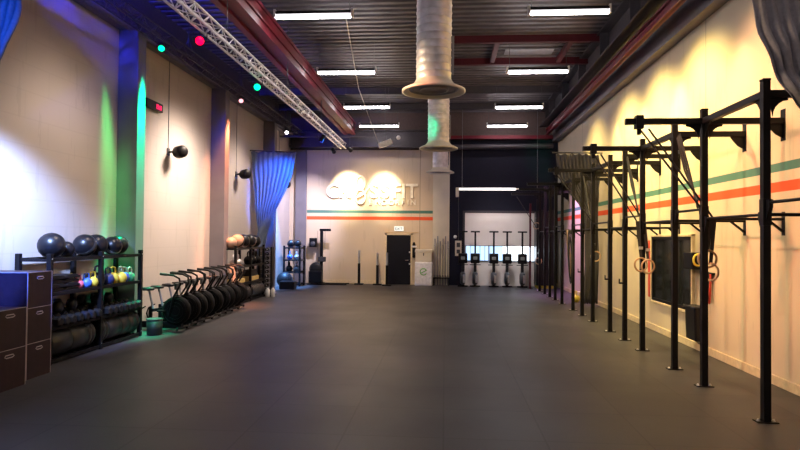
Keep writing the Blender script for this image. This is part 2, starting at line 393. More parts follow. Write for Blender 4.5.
# roof purlins
for yy in (15.25, 17.2):
    struct(MB().box(.2, 4.3, yy - .06, yy + .06, 6.9, 6.94).box(.2, 4.3, yy - .015, yy + .015, 6.9, 7.1), 'trim_purlin', M['purlin'])
for x in (1.3, 3.15):
    struct(MB().box(x - .06, x + .06, 15.3, 17.15, 6.93, 7.05), 'trim_purlin', M['purlin'])
struct(MB().box(1.6, 2.9, 16.3, 16.8, 7.06, 7.09), 'trim_rooflight', M['lightgrey'])
for yy in (10.2, 20.5, 23.0):
    struct(MB().box(XL, 4.3, yy - .07, yy + .07, 6.86, 6.9).box(XL, 4.3, yy - .015, yy + .015, 6.86, 7.1), 'trim_purlin', M['dark'])
struct(MB().box(.2, 4.3, 24.35, 24.55, 5.95, 6.0).box(.2, 4.3, 24.44, 24.46, 5.95, 6.1), 'trim_purlin', M['red'])
struct(MB().box(-6.4, .2, 24.2, 24.6, 5.6, 5.68).box(-6.4, .2, 24.38, 24.42, 5.6, 6.3).box(-6.4, .2, 24.2, 24.6, 6.24, 6.3), 'trim_purlin', M['dark'])
struct(MB().tube([(.2, 24.4, 5.62), (4.3, 24.4, 5.66)], .1, 10), 'trim_pipe', M['dark'])

# exit door
d = struct(MB().box(-2.39, -1.4, YB - .05, YB + .02, 0.0, 2.03), 'door_1', M['doorblack'], bevel=.006)
MB().tube([(-1.5, YB - .05, 1.0), (-1.5, YB - .11, 1.0), (-1.62, YB - .11, 1.0)], .012).build('handle', M['silver'], d)
MB().box(-2.47, -2.39, YB - .06, YB, 0, 2.11).box(-1.4, -1.33, YB - .06, YB, 0, 2.11).box(-2.47, -1.33, YB - .06, YB, 2.03, 2.11).build('door_frame', M['skirting'], d)
MB().box(-1.47, -1.41, YB - .065, YB - .05, 1.3, 1.36).box(-1.47, -1.41, YB - .065, YB - .05, .82, .88).build('lock_plate', M['silver'], d)
# roll-up door
d = struct(MB().box(.81, 3.62, YB - .08, YB - .03, 0, 2.96), 'door_2', M['rolldoor'])
mb = MB()
for k in range(6):
    mb.box(.83, 3.60, YB - .1, YB - .08, .02 + k * .5, .02 + k * .5 + .47)
    for q in range(1, 4): mb.box(.83, 3.6, YB - .108, YB - .1, .02 + k * .5 + q * .115, .02 + k * .5 + q * .115 + .02)
mb.build('door_panels', M['rolldoor'], d)
MB().box(.84, 3.6, YB - .13, YB - .1, 1.03, 1.61).build('window_strip', M['strip'], d)
mb = MB()
for x in (.82, 1.75, 2.4, 3.58): mb.box(x, x + .03, YB - .14, YB - .1, 1.0, 1.64)
mb.box(.82, 3.61, YB - .14, YB - .1, 1.0, 1.03).box(.82, 3.61, YB - .14, YB - .1, 1.61, 1.64)
mb.build('window_frame', M['midgrey'], d)
MB().box(.73, .81, YB - .12, YB, 0, 3.05).box(3.62, 3.7, YB - .12, YB, 0, 3.05).box(.73, 3.7, YB - .12, YB, 2.96, 3.05).build('door_track', M['dark'], d)

# ------------------------------------------------------------------ ceiling fittings
bl = thing('batten_light', '', 'ceiling light')
MB().box(-.775, .775, -.06, .06, .07, .13).build('housing', M['black'], bl, bevel=.004)
MB().box(-.74, .74, -.05, .05, 0.0, .05).build('lamp_tube', M['tube'], bl, bevel=.01)
for sx in (-1, 1):
    MB().box(sx * .775 - .02, sx * .775 + .02, -.065, .065, -.005, .17).build('end_cap', M['white'], bl, bevel=.004)
    MB().tube([(sx * .72, 0, .13), (sx * .72, 0, .88)], .006, 5).build('hanger', M['grey'], bl)
spots = [(-2.63, 11.65, 6.3), (2.38, 11.82, 6.35), (-2.62, 15.61, 6.26), (2.35, 15.59, 6.22), (-2.63, 19.84, 6.25), (2.38, 19.77, 6.2), (-2.6, 23.3, 6.25), (2.38, 23.5, 6.27), (-2.63, 7.6, 6.3), (2.38, 7.7, 6.3), (-2.63, 3.5, 6.3), (2.38, 3.6, 6.3), (-2.63, -.6, 6.3), (2.38, -.6, 6.3)]
rows = ['nearest in view', 'second from the front', 'third from the front', 'farthest back', 'overhead near the camera', 'above the camera', 'behind the camera']
for i, s in enumerate(spots):
    lb = 'lit fluorescent batten in the %s row, %s' % ('left' if s[0] < 0 else 'right', rows[i // 2])
    if i == 0: bl.location = s; bl['label'] = lb; bl['group'] = 'fluorescent battens on the ceiling'
    else: dup(bl, s, None, lb, 'fluorescent battens on the ceiling')

def duct(x, y, z, lb):
    t = thing('ventilation_duct', lb, 'air duct', (x, y, z), 0, 'round galvanised ducts hanging down the middle')
    prof = []; zz = .2; H = ZT - z
    while zz < H:
        prof += [(.298, zz), (.298, zz + .1), (.309, zz + .108), (.309, zz + .116), (.298, zz + .124)]; zz += .13
    MB().lathe(prof, 32).build('pipe', M['galv'], t)
    MB().lathe([(.31, .2), (.33, .16), (.38, .11), (.47, .07), (.54, .035), (.54, .0), (.50, .0), (.46, .03), (.32, .1)], 36).build('diffuser_flange', M['cream'], t)
    MB().lathe([(.02, .055), (.2, .06), (.22, .03), (.25, .03), (.27, .07), (.36, .07), (.38, .04), (.42, .04), (.43, .06)], 32).build('diffuser_disc', M['midgrey'], t)
    MB().box(.29, .34, -.05, .05, .3, .95).build('cable_box', M['midgrey'], t, bevel=.005)
duct(-.21, 10.2, 4.45, 'near round galvanised duct hanging down the middle of the ceiling, largest of three')
duct(-.2, 16.9, 4.45, 'middle round galvanised duct hanging from the ceiling, tinted green on one side')
duct(-.2, 23.3, 4.45, 'farthest and smallest round galvanised duct in front of the back wall')

# aluminium box truss and darker truss along the wall
def truss(name, lb, x, z, y0, y1, wd, mt, r, pitch):
    t = thing(name, lb, 'truss', (x, y0, z))
    L = y1 - y0
    for sx in (-1, 1):
        for sz in (-1, 1):
            MB().tube([(sx * wd / 2, 0, sz * wd / 2), (sx * wd / 2, L, sz * wd / 2)], r, 8).build('chord', mt, t)
    b = MB(); n = int(L / pitch)
    for i in range(n):
        a, c = i * pitch, (i + 1) * pitch; q = wd / 2; s = 1 if i % 2 else -1
        for sx in (-1, 1): b.tube([(sx * q, a, -q * s), (sx * q, c, q * s)], r * .55, 5)
        for sz in (-1, 1): b.tube([(-q * s, a, sz * q), (q * s, c, sz * q)], r * .55, 5)
        if i % 4 == 0: b.tube([(-q, a, -q), (q, a, -q), (q, a, q), (-q, a, q)], r * .55, 5, closed=True)
    b.build('lattice', mt, t)
    h = MB()
    for i in range(1, int(L / 4) + 1):
        yy = i * L / (int(L / 4) + 1)
        h.tube([(0, yy, wd / 2), (0, yy, ZT - z)], .008, 5); h.tube([(-wd / 2, yy, wd / 2), (0, yy, wd / 2 + .3), (wd / 2, yy, wd / 2)], .008, 5)
    h.build('hanging_cable', M['grey'], t)
    return t
truss('lighting_truss', 'silver aluminium box truss hung below the ceiling on the left', -3.66, 5.2, 2.0, 21.3, .18, M['alu'], .02, .26)
truss('cable_truss', 'dark lattice cable carrier running along the top of the left wall', -5.9, 6.08, -1.0, 24.0, .22, M['dark'], .016, .3)

def par(x, y, z, target, lens, lb, top):
    t = thing('stage_light', lb, 'stage light', (x, y, z))
    q = (Vector(target) - Vector((x, y, z))).to_track_quat('-Z', 'Y').to_matrix().to_4x4()
    MB().lathe([(.03, .14), (.065, .12), (.07, .04), (.075, -.09), (.08, -.1), (.066, -.1)], 14, q).build('lamp_body', M['black'], t)
    MB().lathe([(.001, -.104), (.064, -.104), (.066, -.09)], 14, q).build('lens', M[lens], t)
    MB().tube([(-.11, 0, 0), (-.11, 0, .16), (.11, 0, .16), (.11, 0, 0)], .009, 6).tube([(0, 0, .16), (0, 0, top - z)], .015, 6).build('yoke', M['grey'], t)
par(-3.8, 8.97, 4.99, (-2.7, 6.0, 3.9), 'lred', 'stage lamp glowing red under the silver truss', 5.1)
par(-3.8, 11.79, 4.98, (-2.7, 8.8, 3.9), 'lgreen', 'stage lamp glowing green under the middle of the silver truss', 5.1)
par(-3.8, 18.2, 4.97, (-4.6, 18.5, 3.5), 'lblue', 'stage lamp glowing blue near the far end of the silver truss', 5.1)
par(-5.95, 12.1, 5.92, (-5.5, 11.0, 5.0), 'lgreen', 'stage lamp glowing green at the top of the left wall', 6.0)
par(-5.95, 17.0, 5.93, (-5.5, 15.9, 5.0), 'lpink', 'stage lamp glowing pink high above the air bikes', 6.0)
par(-5.95, 22.01, 5.87, (-5.5, 20.9, 5.0), 'lwhite', 'stage lamp glowing white high above the blue curtain', 6.0)
par(-5.75, 7.7, 5.98, (-6.0, 7.9, 3), 'lblue', 'stage lamp glowing blue above the near end of the left wall', 6.0)
par(-3.85, 7.7, 5.2, (-2.5, 3.0, 4.6), 'lwhite', 'white lit lamp at the upper left on the silver truss', 5.25)
par(-4.1, 21.7, 5.1, (-3.9, 24.5, 4.0), 'lwhite', 'small lamp left of the far end of the silver truss', 5.6)
par(-3.5, 21.7, 5.15, (-2.6, 24.5, 4.0), 'lwhite', 'small white lamp hanging right at the far end of the silver truss', 5.6)
MB().box(-6.1, -2.6, 21.66, 21.74, 5.6, 5.66).tube([(-5.9, 21.7, 5.63), (-5.9, 21.7, ZT)], .01, 5).tube([(-2.8, 21.7, 5.63), (-2.8, 21.7, ZT)], .01, 5).build('lamp_bar', M['dark'], None, label='dark cross bar carrying the small lamps at the truss end', category='bar')

# tilted floodlight hanging on its cable
t = thing('floodlight', 'pale tilted floodlight box hanging on a cable beside the ducts', 'lamp', (-2.0, 20.0, 5.1), .15)
q = RY(-.35)
MB().box(-.26, .2, -.14, .14, -.09, .08, q).build('lamp_body', M['white'], t, bevel=.02)
MB().ball((.42, 0, .2), .075, 12).build('bulb', M['white'], t)
MB().tube([(.2, 0, .1), (.42, 0, .2)], .015, 6).tube([(-.1, 0, .05), (-.1, 0, .25), (.02, 0, .25), (.02, 0, .1)], .02, 6).tube([(-.04, 0, .25), (-.04, 0, 1.9)], .008, 5).build('bracket', M['grey'], t)
MB().tube([(-.25, 0, 0), (-.42, -.6, .3), (-.95, -4.0, .85), (-1.25, -8.2, 1.32)], .012, 6).build('cable', M['cream'], t)

# white tube bar with its cables, weak glow added to whiten it
t = thing('hanging_light_bar', 'long white tube bar hanging on two cables in front of the navy wall', 'light', (.52, 23.0, 3.8))
MB().box(0, 2.15, -.05, .05, -.04, .05).build('white_tube', M['tube2'], t, bevel=.01)
MB().box(2.15, 3.1, -.035, .035, 0, .04).build('arm', M['cream'], t)
MB().box(-.12, .0, -.09, .09, -.3, .06).build('motor_box', M['cream'], t, bevel=.01)
for x in (.12, 2.95): MB().tube([(x, 0, .05), (x, 0, ZT - 3.8)], .008, 5).build('cable', M['midgrey'], t)

# ------------------------------------------------------------------ back wall
t = thing('wall_sign', 'raised white letters CROSSFIT ENDORFIN on the back wall, lit from above', 'sign', (0, YB - .012, 0))
RT = (PI / 2, 0, 0)
for ch, x, s in (('C', -4.95, .82), ('R', -4.42, .82), ('S', -3.12, .82), ('S', -2.68, .82), ('F', -2.2, .82), ('I', -1.82, .82), ('T', -1.62, .82)):
    text_mesh(ch, s, .035, M['letter'], 'letter', t, (x, -.04, 3.57), RT, .016)
pts = []
for k in range(40):
    a = 2 * PI * k / 40
    pts.append((-3.52 + .26 * math.sin(a) + .16 * math.sin(2 * a) * .6, -.06, 3.88 + .56 * math.cos(a)))
pts = [(-3.5 + (.19 if k < 20 else .21) * math.sin(2 * PI * k / 20) * (1 if k < 20 else -1), -.06, (4.17 if k < 20 else 3.6) + (-.29 if k < 20 else .29) * math.cos(2 * PI * k / 20)) for k in range(40)]
MB().tube(pts, .036, 8, closed=True).build('looped_emblem', M['letter'], t)
MB().tube([(-3.75, -.06, 3.5), (-3.3, -.06, 3.75), (-3.08, -.06, 4.1)], .036, 8).build('looped_emblem', M['letter'], t)
for ch, x in zip('ENDORFIN', (-3.15, -2.89, -2.62, -2.34, -2.06, -1.8, -1.56, -1.43)):
    text_mesh(ch, .3, .025, M['letter'], 'letter', t, (x, -.03, 3.28), RT, .006)

t = thing('exit_sign', 'small white lit exit sign above the black door', 'sign', (-1.89, YB - .03, 2.2))
MB().box(-.19, .19, -.03, .02, 0, .19).build('sign_panel', M['exitface'], t, bevel=.005)
text_mesh('EXIT', .15, .004, M['exitink'], 'lettering', t, (-.16, -.035, .04), RT)
MB().box(-2.42, -1.08, YB - .03, YB - .002, 2.125, 2.15).build('door_rail', M['timber'], None, label='thin rail on the wall above the black door', category='rail')

t = thing('cabinet', 'white floor cabinet with a round green letter logo beside the black door', 'cabinet', (-.85, 24.42, 0))
MB().box(-.35, .35, -.22, .22, 0, .95).build('body', M['white'], t, bevel=.03)
MB().box(-.33, .33, -.235, -.21, .06, .9).build('door', M['white'], t, bevel=.02)
pts = [(.16 * math.cos(a), -.24, .56 + .16 * math.sin(a)) for a in [PI * 2 * k / 28 for k in range(28)]]
MB().tube([(.02 - .14, -.242, .5), (.12, -.242, .62)], .018, 6).tube([(.13 * math.cos(a), -.242, .56 + .13 * math.sin(a)) for a in [.4 + PI * 1.72 * k / 24 for k in range(25)]], .02, 6).build('round_logo', M['logo'], t)
t = thing('storage_box', 'cream lidded box on top of the white cabinet', 'box', (-.85, 24.42, .955))
MB().box(-.33, .33, -.2, .2, 0, .38).build('body', M['cream'], t, bevel=.015)
MB().box(-.35, .35, -.22, .22, .38, .5).build('lid', M['cream'], t, bevel=.02)
MB().box(-.02, .02, -.215, -.2, .25, .36).build('latch', M['grey'], t)
t = thing('soap_dispenser', 'small black and white dispenser on the wall between door and cabinet', 'dispenser', (-1.26, YB - .1, 1.1))
MB().box(-.07, .07, -.02, .09, 0, .42).build('body', M['black'], t, bevel=.03)
MB().box(-.1, .1, -.03, .09, .44, .5).build('white_tray', M['white'], t, bevel=.005)
MB().lathe([(.07, .5), (.07, .56), (.03, .64), (.001, .65)], 12).build('cap', M['black'], t)

bar = None
labs = ['leftmost', 'second from the left', 'third from the left', 'fourth from the left', 'fifth from the left', 'rightmost']
for i, x in enumerate((-.40, -.29, -.18, -.07, .03, .13)):
    hh = 1.9 + .12 * math.sin(i * 2.1)
    t = thing('barbell', 'steel barbell standing upright right of the cream box, ' + labs[i], 'barbell', (x, 24.5 + .03 * (i % 2), 0), 0, 'barbells stored upright by the back wall')
    MB().tube([(0, 0, .42), (.01, .02, hh - .3)], .018, 8).build('shaft', M['midgrey'], t)
    for z0, z1 in ((.0, .42), (hh - .3, hh)): MB().lathe([(.025, z0), (.025, z1 - .02), (.035, z1 - .02), (.035, z1)] if z0 < .1 else [(.035, z0), (.035, z0 + .02), (.025, z0 + .02), (.025, z1)], 10).build('sleeve', M['midgrey'], t)
MB().box(-.46, .19, 24.36, 24.62, .28, .32).box(-.46, -.42, 24.36, 24.62, 0, .32).box(.15, .19, 24.36, 24.62, 0, .32).build('barbell_holder', M['black'], None, label='low black holder round the feet of the upright barbells', category='rack')
# switch panel on the navy wall
t = thing('control_box', 'pale control box with small buttons on the navy wall left of the roller door', 'control box', (.55, YB - .06, 1.2))
MB().box(-.13, .13, -.03, .06, 0, .62).build('body', M['cream'], t, bevel=.01)
MB().box(-.07, .07, -.045, -.03, .36, .54).box(-.07, .07, -.045, -.03, .1, .26).build('button_panel', M['grey'], t)
MB().tube([(0, 0, .62), (0, 0, 2.4)], .01, 5).build('cable', M['grey'], t)
MB().lathe([(.001, -.03), (.07, -.03), (.07, 0)], 14, AY).build('wall_sounder', M['white'], None, label='small round white sounder on the navy wall above the control box', category='alarm').location = (.42, YB - .0, 1.98)
# slim stands by the back wall
def slim_stand(x, y, h, lb):
    t = thing('upright_stand', lb, 'stand', (x, y, 0), 0, 'slim upright stands by the back wall')
    MB().box(-.18, .18, -.12, .12, 0, .05).build('base', M['black'], t, bevel=.01)
    MB().box(-.05, .05, -.05, .05, .05, h * .62).build('lower_post', M['black'], t, bevel=.008)
    MB().box(-.04, .04, -.04, .04, h * .62, h).build('upper_post', M['silver'], t, bevel=.008)
slim_stand(-3.48, 24.3, 1.4, 'slim black and silver upright stand alone before the back wall')
slim_stand(-2.72, 24.25, 1.3, 'slim upright stand, left one of the pair by the black door')
slim_stand(-2.3, 23.9, 1.32, 'slim upright stand, right one of the pair by the black door')
# ski machine
t = thing('ski_machine', 'tall black ski ergometer standing in the left back corner', 'exercise machine', (-5.02, 24.2, 0))
MB().box(-.06, .06, -.04, .06, .04, 2.2).build('column', M['black'], t, bevel=.01)
MB().box(-.08, .38, -.06, .06, 2.16, 2.26).build('top_arm', M['black'], t, bevel=.02)
MB().lathe([(.001, -.1), (.2, -.1), (.27, -.05), (.27, .05), (.2, .1), (.001, .1)], 20, T(-.22, 0, .62) @ AY).build('fan_housing', M['rubber'], t)
MB().box(-.5, .05, -.16, .16, .05, .55).build('cover', M['softblack'], t, bevel=.04)
MB().box(-.12, .2, -.1, -.04, .92, 1.12, RY(.0)).build('monitor', M['grey'], t, bevel=.02)
MB().tube([(-.15, -.05, 2.18), (-.15, -.05, 1.4)], .006, 5).tube([(.15, -.05, 2.18), (.15, -.05, 1.4)], .006, 5).build('pull_cord', M['web'], t)
MB().box(-.5, 1.1, -.35, -.28, 0, .04).box(-.5, 1.1, .28, .35, 0, .04).box(-.1, .1, -.35, .35, 0, .05).build('base_frame', M['black'], t)
t = thing('wall_speaker', 'small black box speaker on the back wall beside the ski machine', 'speaker', (-5.42, YB - .25, 1.5))
MB().box(-.15, .15, -.1, .1, 0, .38).build('cabinet', M['black'], t, bevel=.02)
MB().lathe([(.001, 0), (.09, 0), (.1, .01)], 16, T(0, -.11, .14) @ AY).build('driver', M['grey'], t)
MB().box(-.03, .03, .1, .25, .1, .2).build('bracket', M['grey'], t)

# ------------------------------------------------------------------ rowers stored upright
rw = thing('rowing_machine', '', 'rowing machine')
MB().box(-.035, .035, -.03, .03, .5, 2.2).build('monorail', M['black'], rw, bevel=.006)
MB().box(-.18, .18, -.03, .03, 2.16, 2.22).build('rear_foot', M['black'], rw, bevel=.01)
MB().box(-.18, .18, -.1, .06, .93, 1.33).build('foot_plates', M['black'], rw, bevel=.03)
MB().box(-.08, .08, -.13, -.1, 1.08, 1.2).build('monitor', M['screen'], rw, bevel=.01)
MB().box(-.22, .22, -.03, .03, .86, .89).build('handle', M['black'], rw, bevel=.005)
MB().box(-.055, .055, -.05, .05, .06, .98).build('main_frame', M['rubber'], rw, bevel=.01)
MB().lathe([(.001, -.09), (.2, -.1), (.25, -.06), (.25, .06), (.2, .1), (.001, .1)], 20, T(.0, -.06, .34) @ AX).build('fan_housing', M['grey'], rw)
MB().box(.0, .09, -.325, -.31, .18, .5).build('silver_cover', M['silver'], rw)
MB().box(-.2, .2, -.09, -.02, 0, .06).build('front_foot', M['black'], rw, bevel=.01)
names = ['partly behind the door edge, leftmost', 'second from the left', 'third from the left, middle', 'fourth from the left', 'fifth from the left, rightmost']
for i, x in enumerate((.72, 1.21, 1.94, 2.47, 3.06)):
    lb = 'black rowing machine stored upright before the roller door, ' + names[i]
    if i == 0: rw.location = (x, 24.05, 0); rw['label'] = lb; rw['group'] = 'rowing machines stored upright'
    else: dup(rw, (x, 24.05 + .05 * (i % 2), 0), None, lb, 'rowing machines stored upright')

# ------------------------------------------------------------------ left wall fittings
t = thing('led_timer', 'black digital timer with red digits high on the left wall', 'clock', (XL + .01, 12.78, 4.74))
MB().box(0, .08, -.37, .37, 0, .19).build('case', M['black'], t, bevel=.008)
text_mesh('15:10', .15, .003, M['led'], 'digits', t, (.085, .03, .035), (PI / 2, 0, PI / 2), .002, 'LEFT', .78)
def speaker(y, z, lb):
    t = thing('wall_speaker', lb, 'speaker', (-6.5, y, z), 0, 'cylindrical speakers on the left wall')
    q = T(.3, 0, 0) @ RZ(.8)
    MB().lathe([(.001, -.16), (.11, -.16), (.145, -.12), (.15, .1), (.13, .16), (.001, .16)], 18, q @ AY).build('cabinet', M['black'], t)
    MB().tube([(0.01, 0, 0), (.2, 0, 0)], .025, 8).box(0, .03, -.06, .06, -.08, .08).build('bracket', M['grey'], t)
    MB().tube([(.01, 0, .06), (.01, 0, 6.05 - z)], .012, 5).build('cable', M['midgrey'], t)
speaker(13.6, 3.92, 'nearest black cylindrical speaker on the left wall, beside the red timer')
speaker(18.2, 3.87, 'black cylindrical speaker on the left wall just before the blue curtain')
speaker(23.0, 3.96, 'farthest black cylindrical speaker, right of the blue curtain')

# ------------------------------------------------------------------ curtains
def curtain(lb, rows, y, ydep, mt, pleats, rail, amp=.06, rmt='grey'):
    """rows: (z, x_left, x_right) from the top down; y(u) runs from y to y+ydep"""
    t = thing('curtain', lb, 'curtain')
    nu, sub = pleats * 8, 5; R = []
    for i in range(len(rows) - 1):
        for k in range(sub):
            f = k / sub; R.append([rows[i][j] * (1 - f) + rows[i + 1][j] * f for j in range(3)])
    R.append(list(rows[-1])); vs = []
    w0 = abs(rows[0][2] - rows[0][1])
    for ri, (z, a, b) in enumerate(R):
        sq = min(1.6, max(.5, w0 / max(.15, abs(b - a)) * .5))
        for k in range(nu + 1):
            u = k / nu; x = a + (b - a) * u
            ph = 2 * PI * pleats * u
            vs.append((x + .01 * math.sin(ph * 2 + ri * .3), y + ydep * u + amp * sq * math.sin(ph + .6 * math.sin(ri * .35 + u * 5)) + .02 * math.sin(ri * .8 + u * 9), z + .02 * math.sin(ph * .5)))
    n = nu + 1
    fs = [(i * n + k, i * n + k + 1, (i + 1) * n + k + 1, (i + 1) * n + k) for i in range(len(R) - 1) for k in range(nu)]
    mb = MB(); mb.add(vs, fs, True); o = mb.build('fabric', mt, t)
    sd = o.modifiers.new('solid', 'SOLIDIFY'); sd.thickness = .006
    (x0, y0, z0), (x1, y1, z1) = rail
    MB().tube([(x0, y0, z0), (x1, y1, z1)], .02, 8).build('rail', M[rmt], t)
    return t
curtain('blue lit curtain gathered into a sail shape beyond the air bikes',
        [(4.76, -6.46, -4.98), (4.05, -6.4, -5.13), (3.4, -6.33, -5.36), (2.9, -6.28, -5.62), (2.5, -6.24, -5.8), (2.1, -6.2, -5.94), (1.7, -6.2, -6.02), (.5, -6.22, -6.0)],
        19.5, .25, M['curtain_blue_lit'], 9, ((-6.5, 19.5, 4.8), (-5.0, 19.76, 4.76)), .03)
curtain('blue lit curtain edge at the top left corner of the hall',
        [(5.25, -6.42, -5.54), (4.95, -6.42, -5.6), (4.55, -6.42, -5.73), (4.22, -6.42, -5.88), (3.9, -6.4, -6.0), (3.0, -6.4, -6.18), (2.2, -6.38, -6.2), (1.2, -6.4, -6.2)],
        7.35, .1, M['curtain_blue_lit'], 9, ((-6.5, 7.38, 5.3), (-5.45, 7.45, 5.3)))
curtain('grey curtain hanging across the top right corner in front of the rig',
        [(4.95, 2.93, 4.45), (4.43, 3.02, 4.47), (4.05, 3.11, 4.48), (3.72, 3.23, 4.49), (3.5, 3.35, 4.49), (3.33, 3.48, 4.49), (3.0, 3.78, 4.49), (2.5, 4.1, 4.5), (2.0, 4.25, 4.5), (.5, 4.3, 4.5)],
        6.2, .12, M['curtain_lit'], 12, ((2.9, 6.2, 5.0), (4.55, 6.3, 5.0)), .05)
curtain('grey curtain gathered against the right wall behind the far rig posts',
        [(4.42, 3.2, 4.44), (4.1, 3.22, 4.47), (3.69, 3.32, 4.48), (3.49, 3.55, 4.46), (3.1, 3.78, 4.45), (2.77, 3.96, 4.43), (2.2, 4.04, 4.42), (1.2, 4.05, 4.44), (.1, 3.99, 4.42)],
        17.72, .1, M['curtain_shaded'], 12, ((3.1, 17.7, 4.46), (4.55, 17.8, 4.46)), .05)

# ------------------------------------------------------------------ jump boxes
def pbox(loc, sx, sy, sz, lb):
    t = thing('jump_box', lb, 'box', loc, 0, 'brown plywood jump boxes in the near left stacks')
    MB().box(-sx, 0, 0, sy, 0, sz).build('body', M['film'], t, bevel=.004)
    e = .008; b = MB()
    for (yy) in (-.002, sy - e + .002): b.box(-e, .003, yy, yy + e, 0, sz)
    b.box(-sx, .003, -.003, e, sz - .004, sz + .001).box(-e, .003, 0, sy, sz - .004, sz + .001)
    b.build('plywood_edges', M['ply'], t)
    MB().tube([(.003, sy * .36, sz - .085), (.003, sy * .36 + .03, sz - .1), (.003, sy * .64 - .03, sz - .1), (.003, sy * .64, sz - .085), (.003, sy * .64 - .02, sz - .065), (.003, sy * .36 + .02, sz - .065)], .006, 6, closed=True).build('handle_slot', M['ply'], t)
    return t
for k, nm in enumerate(('bottom', 'middle', 'top')):
    pbox((-5.62, 7.73, .485 * k), .75, .5, .483, 'brown plywood jump box, %s of the taller stack beside the shelving rack' % nm)
for k, nm in enumerate(('bottom', 'top')):
    pbox((-5.5, 6.95, .51 * k), .75, .6, .508, 'brown plywood jump box, %s of the lower stack at the left edge' % nm)

# ------------------------------------------------------------------ shelving racks
RZS = (.06, .56, 1.08, 1.6)
def rack(loc, ylen, nb, lb, xd=.5, hh=1.68, levels=RZS):
    t = thing('storage_rack', lb, 'rack', loc)
    for i in range(nb + 1):
        yy = ylen * i / nb
        for x in (0, -xd):
            up_ = MB().box(x - .035, x + .035, yy - .035, yy + .035, 0, hh).build('upright', M['black'], t, bevel=.004)
            for zz in (.1, hh - .08):
                if x == 0: MB().lathe([(.009, 0), (.009, .005), (.001, .006)], 8, T(x + .035, yy, zz) @ AX).build('bolt', M['silver'], up_)
    for k, z in enumerate(levels):
        b = MB()
        for x in (0, -xd): b.box(x - .022, x + .022, .03, ylen - .03, z - .045, z + .012 + (.03 if k == 1 else 0))
        for i in range(nb + 1): b.box(-xd, 0, ylen * i / nb - .02, ylen * i / nb + .02, z - .04, z)
        b.build('shelf_beam', M['black'], t, bevel=.003)
        if k == 1 or k == 2 : MB().box(-xd + .02, -.02, .03, ylen - .03, z - .012, z).build('shelf_tray', M['rubber'], t)
        if k == 3 or k == 0:
            MB().box(-xd + .12, -xd + .15, .03, ylen - .03, z - .03, z - .0).box(-.15, -.12, .03, ylen - .03, z - .03, z).build('shelf_rail', M['black'], t)
    return t
rack((-5.93, 8.63, 0), 2.7, 2, 'long black storage rack nearest the camera, behind the jump boxes')
rack((-5.83, 16.4, 0), 2.6, 2, 'long black storage rack beyond the air bikes, by the blue curtain', .34)
t = rack((-5.62, 23.0, 0), .72, 1, 'small black storage rack in the far left corner', .62, 1.58, (.1, .55, 1.02, 1.5))

def med_ball(x, y, z, r, lb, mt='softblack', band='grey', g='exercise balls on top of the near rack', rot=0):
    t = thing('medicine_ball', lb, 'ball', (x, y, z + r), rot, g)
    MB().ball((0, 0, 0), r, 22).build('ball', M[mt], t)
    b = MB(); 
    b.lathe([(r * math.cos(a) * 1.004, r * math.sin(a) * 1.004) for a in [-.18, -.06, .06, .18]], 24, RX(1.0))
    b.build('logo_band', M[band], t)
# balls in the near rack
zb = 1.6
med_ball(-6.13, 8.95, zb, .2, 'large glossy black exercise ball, nearest on top of the near rack', band='softblack')
med_ball(-6.16, 9.36, zb, .13, 'small black ball, second from the near end of the top shelf', band='softblack')
med_ball(-6.13, 9.82, zb, .19, 'black medicine ball with a grey band, third on the top shelf', band='grey')
med_ball(-6.2, 10.27, zb, .19, 'black medicine ball, fourth on the top shelf above the middle post', band='softblack', rot=.6)
med_ball(-6.1, 10.62, zb, .17, 'black medicine ball with a mid grey panel, fifth on the top shelf', band='midgrey', rot=1.2)
med_ball(-6.2, 11.0, zb, .18, 'black medicine ball, last and farthest on the near rack', band='softblack', rot=2)
# mats
for j, (y0, nm) in enumerate(((8.68, 'nearer'), (9.04, 'farther'))):
    for k in range(4 - j * 0):
        MB().prism([(-.19, 0), (.19, 0), (.19, .025), (.1, .055), (-.1, .06), (-.19, .03)], 'x', -.17, .17).build('sit_up_mat', M['softblack'], None, .006,
            label='thick black sit-up mat, %s from the bottom of the %s stack beside the kettlebells' % (ORD[k], nm), category='mat', group='stacked sit-up mats').location = (-6.15 + .02 * (k % 2), y0 + .22, 1.082 + k * .066)
# kettlebells
def kettlebell(x, y, z, s, mt, lb, g='kettlebells on the near rack', hm=None):
    t = thing('kettlebell', lb, 'kettlebell', (x, y, z), .2 * random.uniform(-1, 1), g)
    MB().lathe([(.05 * s, 0), (.075 * s, .01 * s), (.1 * s, .06 * s), (.105 * s, .1 * s), (.09 * s, .15 * s), (.05 * s, .185 * s), (.001, .195 * s)], 18).build('bell', M[mt], t)
    MB().tube([(0, -.05 * s, .16 * s), (0, -.07 * s, .22 * s), (0, -.055 * s, .275 * s), (0, 0, .29 * s), (0, .055 * s, .275 * s), (0, .07 * s, .22 * s), (0, .05 * s, .16 * s)], .016 * s, 8).build('handle', M[hm or mt], t)
KB = [(9.50, .78, 'pink', 'small pink kettlebell, first beside the mats'), (9.66, .85, 'blue', 'small blue kettlebell next to the pink one'),
      (9.62, .8, 'yellow', 'small yellow kettlebell behind the blue one'), (9.83, .9, 'yellow', 'yellow kettlebell just before the tall black one'),
      (10.04, 1.2, 'black', 'tall black kettlebell before the middle post'), (10.3, 1.05, 'navyiron', 'navy kettlebell behind the middle post'),
      (10.52, 1.05, 'yellow', 'large yellow kettlebell right after the middle post'), (10.72, 1.05, 'yellow', 'large yellow kettlebell beside the purple-blue one'),
      (10.9, .98, 'blue', 'blue kettlebell in the right bay of the rack'), (11.04, .94, 'green', 'green kettlebell in the right bay of the rack'),
      (11.14, .9, 'maroon', 'maroon kettlebell at the far end of the rack')]
